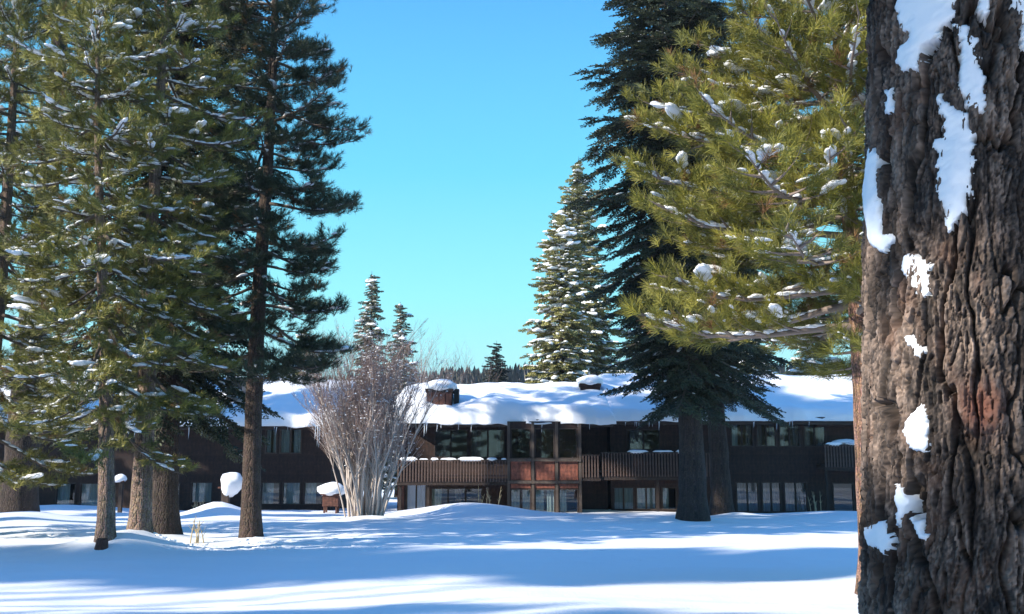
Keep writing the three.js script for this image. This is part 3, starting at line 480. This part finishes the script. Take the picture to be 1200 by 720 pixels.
  const bm = new THREE.MeshStandardMaterial({ vertexColors: true, roughness: .93, bumpMap: barkBump, bumpScale: .006 });
  const trunk = part('trunk', mergeGeometries([build(-.35, 4.2, 760, 460), build(4.2, Hh, 140, 80)]), bm, t);
  // snow driven into the furrows: each patch swells from the bark inside an outline seen on the trunk
  const patches = [
    [[1064, -6], [1067, 26], [1079, 50], [1065, 66], [1072, 86], [1086, 88], [1090, 60], [1108, 44], [1122, 22], [1128, -6]],
    [[1121, 33], [1131, 60], [1126, 96], [1134, 132], [1149, 140], [1151, 108], [1144, 60], [1136, 38]],
    [[1107, 118], [1114, 168], [1100, 166], [1108, 186], [1105, 236], [1112, 250], [1117, 277], [1126, 262], [1137, 248], [1143, 190], [1136, 140], [1120, 132]],
    [[1038, 172], [1033, 230], [1039, 286], [1050, 296], [1064, 282], [1051, 272], [1046, 210], [1046, 178]],
    [[1074, 300], [1073, 316], [1085, 347], [1100, 347], [1099, 310], [1088, 300]],
    [[1176, -6], [1180, 24], [1188, 36], [1187, 66], [1204, 80], [1216, 40], [1216, -6]],
    [[1140, -6], [1144, 14], [1153, 30], [1154, -6]],
    [[1090, 474], [1072, 506], [1079, 526], [1096, 530], [1099, 500], [1094, 478]],
    [[1074, 397], [1089, 421], [1093, 410], [1084, 394]],
    [[1065, 570], [1068, 618], [1079, 592], [1072, 572]],
    [[1050, 611], [1034, 622], [1038, 640], [1056, 650], [1063, 632], [1056, 614]],
    [[1080, 608], [1094, 636], [1099, 626], [1088, 606]],
    [[1055, 105], [1055, 134], [1062, 134], [1062, 106]],
    [[1010, 284], [1006, 330], [1016, 380], [1024, 330], [1020, 280]],
    [[1008, 450], [1008, 486], [1021, 480], [1020, 452]],
    [[1005, 505], [1003, 560], [1006, 606], [1021, 600], [1018, 560], [1023, 512]],
    [[1000, 680], [998, 730], [1016, 730], [1020, 690]],
    [[1007, 376], [1006, 420], [1018, 418], [1018, 380]],
  ];
  patches.forEach((poly, pk) => {
    const pv = poly.map(([x, y]) => hit(x, y)), Rm = R0(pv[0][1]), P2 = pv.map(([a, h]) => { let q = a; if (q > 1.2) q -= 6.28318; return [q * Rm, h]; });
    let a0 = 1e9, a1 = -1e9, h0 = 1e9, h1 = -1e9; for (const [a, h] of P2) { a0 = Math.min(a0, a); a1 = Math.max(a1, a); h0 = Math.min(h0, h); h1 = Math.max(h1, h); }
    const pad = .035; a0 -= pad; a1 += pad; h0 -= pad; h1 += pad;
    const na = Math.max(12, Math.round((a1 - a0) / .008)), nh = Math.max(12, Math.round((h1 - h0) / .009)), s = new Soup(), keep = [];
    for (let j = 0; j <= nh; j++) for (let i = 0; i <= na; i++) {
      let a = lerp(a0, a1, i / na), h = lerp(h0, h1, j / nh), wx = a + .02 * noise(a * 22, h * 22, 3) + .012 * noise(a * 65, h * 65, 5), wy = h + .02 * noise(a * 22, h * 22, 8) + .012 * noise(a * 65, h * 65, 9), ins = false, dm = 9;
      for (let k = 0, m = P2.length - 1; k < P2.length; m = k++) { const [xa, ya] = P2[k], [xb, yb] = P2[m]; if ((ya > wy) !== (yb > wy) && wx < (xb - xa) * (wy - ya) / (yb - ya) + xa) ins = !ins; const dx = xb - xa, dy = yb - ya, q = clamp(((wx - xa) * dx + (wy - ya) * dy) / (dx * dx + dy * dy + 1e-9)); dm = Math.min(dm, Math.hypot(wx - xa - q * dx, wy - ya - q * dy)); }
      const sd = ins ? dm : -dm, th = a / Rm, [e] = bark(th, h), lift = R0(h) + (pk > 12 ? .090 : .110) + .026 * Math.sqrt(clamp((sd + .004) / .06)) + .006 * fbm(a * 14, h * 14, 4, 2), deep = R0(h) + e - .03;
      const rr = sd > -.004 ? lift : lerp(lift - .012, deep, clamp((-sd - .004) / .012)); keep.push(sd > -.022);
      s.p.push(lean * h + Math.cos(th) * rr, h, Math.sin(th) * rr); s.n.push(0, 0, 0); s.u.push(a, h);
    }
    const w = na + 1; for (let j = 0; j < nh; j++) for (let i = 0; i < na; i++) { const p = j * w + i, q = p + w; if (keep[p] && keep[p + 1] && keep[q] && keep[q + 1]) s.i.push(p, q, p + 1, q, q + 1, p + 1); }
    const g = s.geo(); g.computeVertexNormals(); part('snow_patch', g, M.snowSoft, trunk);
  });
  // boughs of its crown, above the picture
  const tf = new Instances();
  for (let k = 0; k < 30; k++) { const y = lerp(8.5, 20.5, k / 29), az = k * 2.4, L = lerp(3.2, .8, k / 29), s = new Soup(), pts = []; for (let i = 0; i <= 5; i++) pts.push(V(lean * y + Math.sin(az) * L * i / 5, y + .25 * Math.sin(i) * .3 + i * .04, Math.cos(az) * L * i / 5)); tube(s, pts, pts.map((_, i) => lerp(.06, .01, i / 5)), 6); part('limb', s.geo(), M.limb, t);
    for (let m = 0; m < 60; m++) { const f = r.r(.35, 1.05), d = V(Math.sin(az) + r.r(-.8, .8), r.r(-.1, .6), Math.cos(az) + r.r(-.8, .8)).normalize(); tf.add(V(lean * y + Math.sin(az) * L * f + r.r(-.5, .5), y + .1 + r.r(-.15, .3), Math.cos(az) * L * f + r.r(-.5, .5)), new THREE.Quaternion().setFromUnitVectors(UPY, d), 1.2, [.08, .09, .035]); } }
  tf.build('foliage', TUFT.mid, M.needle, t);
}
console.log('big trunk');

// ---------------------------------------------------------------- bare many-stemmed shrubs
function bareShrub(label, x, z, h, stems, spreadR, seed, o = {}) {
  const r = rng(seed), t = thing(o.name || 'bare_shrub', label, o.category || 'shrub', [x, H(x, z) - .1, z]), tw = new Soup(), sn = new Instances();
  const grow = (s, p, d, len, rad, lev) => {
    const n = lev ? 4 : 9, pts = [p.clone()], rr = [rad]; let q = p.clone(), dd = d.clone();
    for (let i = 1; i <= n; i++) { const wg = o.wig || .11; dd.x += r.r(-wg, wg); dd.z += r.r(-wg, wg); dd.y += .05; dd.normalize(); q = q.clone().addScaledVector(dd, len / n); pts.push(q); rr.push(lerp(rad, rad * .25, i / n)); }
    tube(s, pts, rr, lev ? 3 : 5);
    if (lev < 3) { const kids = lev === 0 ? Math.round(h * (o.kids || 1.7)) : lev === 1 ? 4 : 2; for (let k = 0; k < kids; k++) { const f = lev ? r.r(.25, 1) : r.r(.28, 1), i = Math.min(n - 1, Math.floor(f * n)), a = r() * 6.283, nd = pts[i + 1].clone().sub(pts[i]).normalize(); nd.x += Math.cos(a) * r.r(.35, .6); nd.z += Math.sin(a) * r.r(.35, .6); nd.normalize(); grow(lev === 0 && f < .7 ? s : tw, pts[i].clone().lerp(pts[i + 1], f * n - i), nd, len * (lev ? .5 : (o.reach || .32)) * r.r(.7, 1.2) * (1.15 - .4 * f), Math.max(.006, rr[i] * .5), lev + 1); if (r() < (o.snow ?? .10)) { sn.add(pts[i + 1], new THREE.Quaternion().setFromAxisAngle(UPY, r() * 6), V(r.r(.02, .04), r.r(.02, .05), r.r(.03, .07))); } } }
  };
  for (let k = 0; k < stems; k++) { const a = k * 2.4 + r.r(-.3, .3), f = Math.sqrt((k + .5) / stems), s = new Soup(), tilt = f * (o.tilt || .42) * r.r(.7, 1.15); grow(s, V(Math.cos(a) * f * spreadR, 0, Math.sin(a) * f * spreadR * .7), V(Math.cos(a) * Math.sin(tilt), Math.cos(tilt), Math.sin(a) * Math.sin(tilt)), h * r.r(.75, 1) * (1 - .18 * f), (o.rad || .05) * r.r(.7, 1.2), 0); part('stem', s.geo(), o.mat || SH.stem, t); }
  part('twigs', tw.geo(), SH.twig, t, 'stuff'); sn.build('twig_snow', CLUMP[0], M.snowSoft, t); return t;
}
const SH = { stem: plain(.44, .38, .34, .9), twig: plain(.31, .225, .20, .9), birch: plain(.5, .47, .43, .9) };
{ let p = pos(428, 44); bareShrub('big bare many-stemmed shrub between the left and middle lodges', p.x, p.z, 8.2, 54, .8, 501, { kids: 3.4, rad: .052, tilt: .26, wig: .17, reach: .25 });
  p = pos(528, 86); bareShrub('thin bare birch above the middle lodge chimney, left one', p.x, p.z, 13.2, 3, .5, 502, { name: 'bare_birch', category: 'tree', rad: .09, tilt: .2, mat: SH.birch, kids: 1.6 });
  p = pos(548, 90); bareShrub('thin bare birch just left of the lone dark skyline pine', p.x, p.z, 12.6, 3, .5, 503, { name: 'bare_birch', category: 'tree', rad: .09, tilt: .2, mat: SH.birch, kids: 1.6 });
  p = pos(490, 80); bareShrub('bare reddish tree behind the middle lodge left of its chimney', p.x, p.z, 12.8, 6, .6, 504, { name: 'bare_birch', category: 'tree', rad: .09, tilt: .3, kids: 1.6 }); }

// ---------------------------------------------------------------- small things on the snow
function gardenLamp(label, px, py, d, w, h, capW, capH, tilt, legs) { // wooden post or box lamp under a cap of snow
  const p = at(px, py, d), y = H(p.x, p.z), t = thing('garden_lamp', label, 'garden lamp', [p.x, y - .1, p.z], 'snow-capped lamps along the lodge path');
  if (legs) { part('body', merge([box(-w / 2, w / 2, h * .45, h, -w / 2, w / 2), box(-w * .6, w * .6, h, h + .06, -w * .6, w * .6)]), M.redwood, t); for (const a of [-1, 1]) for (const b of [-1, 1]) part('leg', box(a * w * .38 - .04, a * w * .38 + .04, 0, h * .449, b * w * .38 - .04, b * w * .38 + .04), M.redwood, t); }
  else { part('post', box(-w / 2, w / 2, 0, h, -w / 2, w / 2), M.trim, t); part('hood', merge([box(-w * .9, w * .9, h, h + .08, -w * .9, w * .9)]), M.redwood, t); }
  const g = DOME.clone(); g.scale(1.45, 1.3, 1.45); g.scale(capW * (tilt < -.2 ? .8 : 1), capH, capW * .85); if (tilt < -.2) { const a = g.attributes.position; for (let i = 0; i < a.count; i++) { const y = a.getY(i); if (y < 0) { const k = 1 + y * .9; a.setX(i, a.getX(i) * k); a.setZ(i, a.getZ(i) * k); } else a.setY(i, y * .8); a.setY(i, a.getY(i) * (y < 0 ? 1.9 : 1)); } g.computeVertexNormals(); } g.rotateZ(tilt); g.translate(tilt * -.75, h + .05 + capH * .2, 0); part('snow_cap', g, M.snowSoft, t); return t;
}
gardenLamp('thin garden post under a small snow cap, between the left trunks', 140, 600, 50, .17, 1.55, .33, .36, .1);
gardenLamp('garden lamp under a tall lopsided snow cap beside the snow heap', 264, 590, 49, .34, 1.15, .66, .95, -.35);
gardenLamp('squat red-brown lamp box under a round snow dome by the bare shrub', 388, 600, 50, .75, .95, .66, .62, 0, true);
{ const p = at(118, 650, 24.2), t = thing('tree_stump', 'small brown stump poking out of the snow at the leaning pine', 'stump', [p.x, H(p.x, p.z) - .1, p.z]); const s = new Soup(); tube(s, [V(0, 0, 0), V(.01, .14, 0), V(.02, .30, .01)], [.17, .14, .12], 12, .3, 3); part('stump_side', s.geo(), M.redwood, t); const g = new THREE.CircleGeometry(.122, 14); g.rotateX(-Math.PI / 2); g.translate(.02, .298, .01); part('cut_face', g, M.trimPale, t); }
function stalks(label, px, py, d, n, h, spread, seed) { const r = rng(seed), p = at(px, py, d), t = thing('dry_plant', label, 'dry plant', [p.x, H(p.x, p.z) - .05, p.z], 'dry plants sticking out of the snow'); for (let k = 0; k < n; k++) { const s = new Soup(), a = r() * 6.28, b = r.r(.05, .35), x = r.r(-spread, spread), hh = h * r.r(.5, 1), pts = []; for (let i = 0; i <= 4; i++) pts.push(V(x + Math.cos(a) * b * hh * (i / 4) ** 1.4, hh * i / 4, Math.sin(a) * b * hh * i / 4)); tube(s, pts, [.022, .018, .015, .012, .006], 5); for (let m = 0; m < 3; m++) { const q = pts[2 + (m % 2)], aa = r() * 6.28; tube(s, [q, q.clone().add(V(Math.cos(aa) * .12, .14, Math.sin(aa) * .12))], [.01, .004], 4); } part('stalk', s.geo(), M.stalk, t); } }
stalks('pale dry stalks in front of the red panelled bay, left of it', 572, 605, 51.6, 7, 1.25, .6, 601);
stalks('pale dry stalks by the right end of the right lodge', 958, 606, 52.3, 6, 1.4, .35, 602);
stalks('thin dry stalks in the open snow left of the tall straight pine', 226, 636, 28.5, 5, .8, .35, 603);
stalks('short dry stalks beside the lopsided snow-capped lamp', 236, 597, 49.5, 8, .7, .5, 604);
{ // lumps fallen from the boughs and old tracks
  const r = rng(55), I = new Instances(); const patch = (px0, px1, d0, d1, n, lo, hi) => { for (let k = 0; k < n; k++) { const d = r.r(d0, d1), p = at(r.r(px0, px1), 560, d); I.add(V(p.x, H(p.x, p.z) - .02, p.z), new THREE.Quaternion().setFromAxisAngle(UPY, r() * 6.28), V(r.r(lo, hi), r.r(lo, hi) * .5, r.r(lo, hi))); } };
  patch(180, 460, 24.5, 29.5, 420, .05, .20); patch(640, 790, 21, 25, 260, .04, .12); patch(560, 980, 33, 40, 160, .05, .15); patch(0, 120, 27, 36, 60, .06, .2);
  const o = I.build('fallen_snow', CLUMP[1], M.snowSoft, scene); o.userData = { kind: 'stuff', label: 'small lumps of fallen snow scattered under the trees', category: 'snow lumps' };
}
console.log('done', COUNT);
renderer.render(scene, camera);
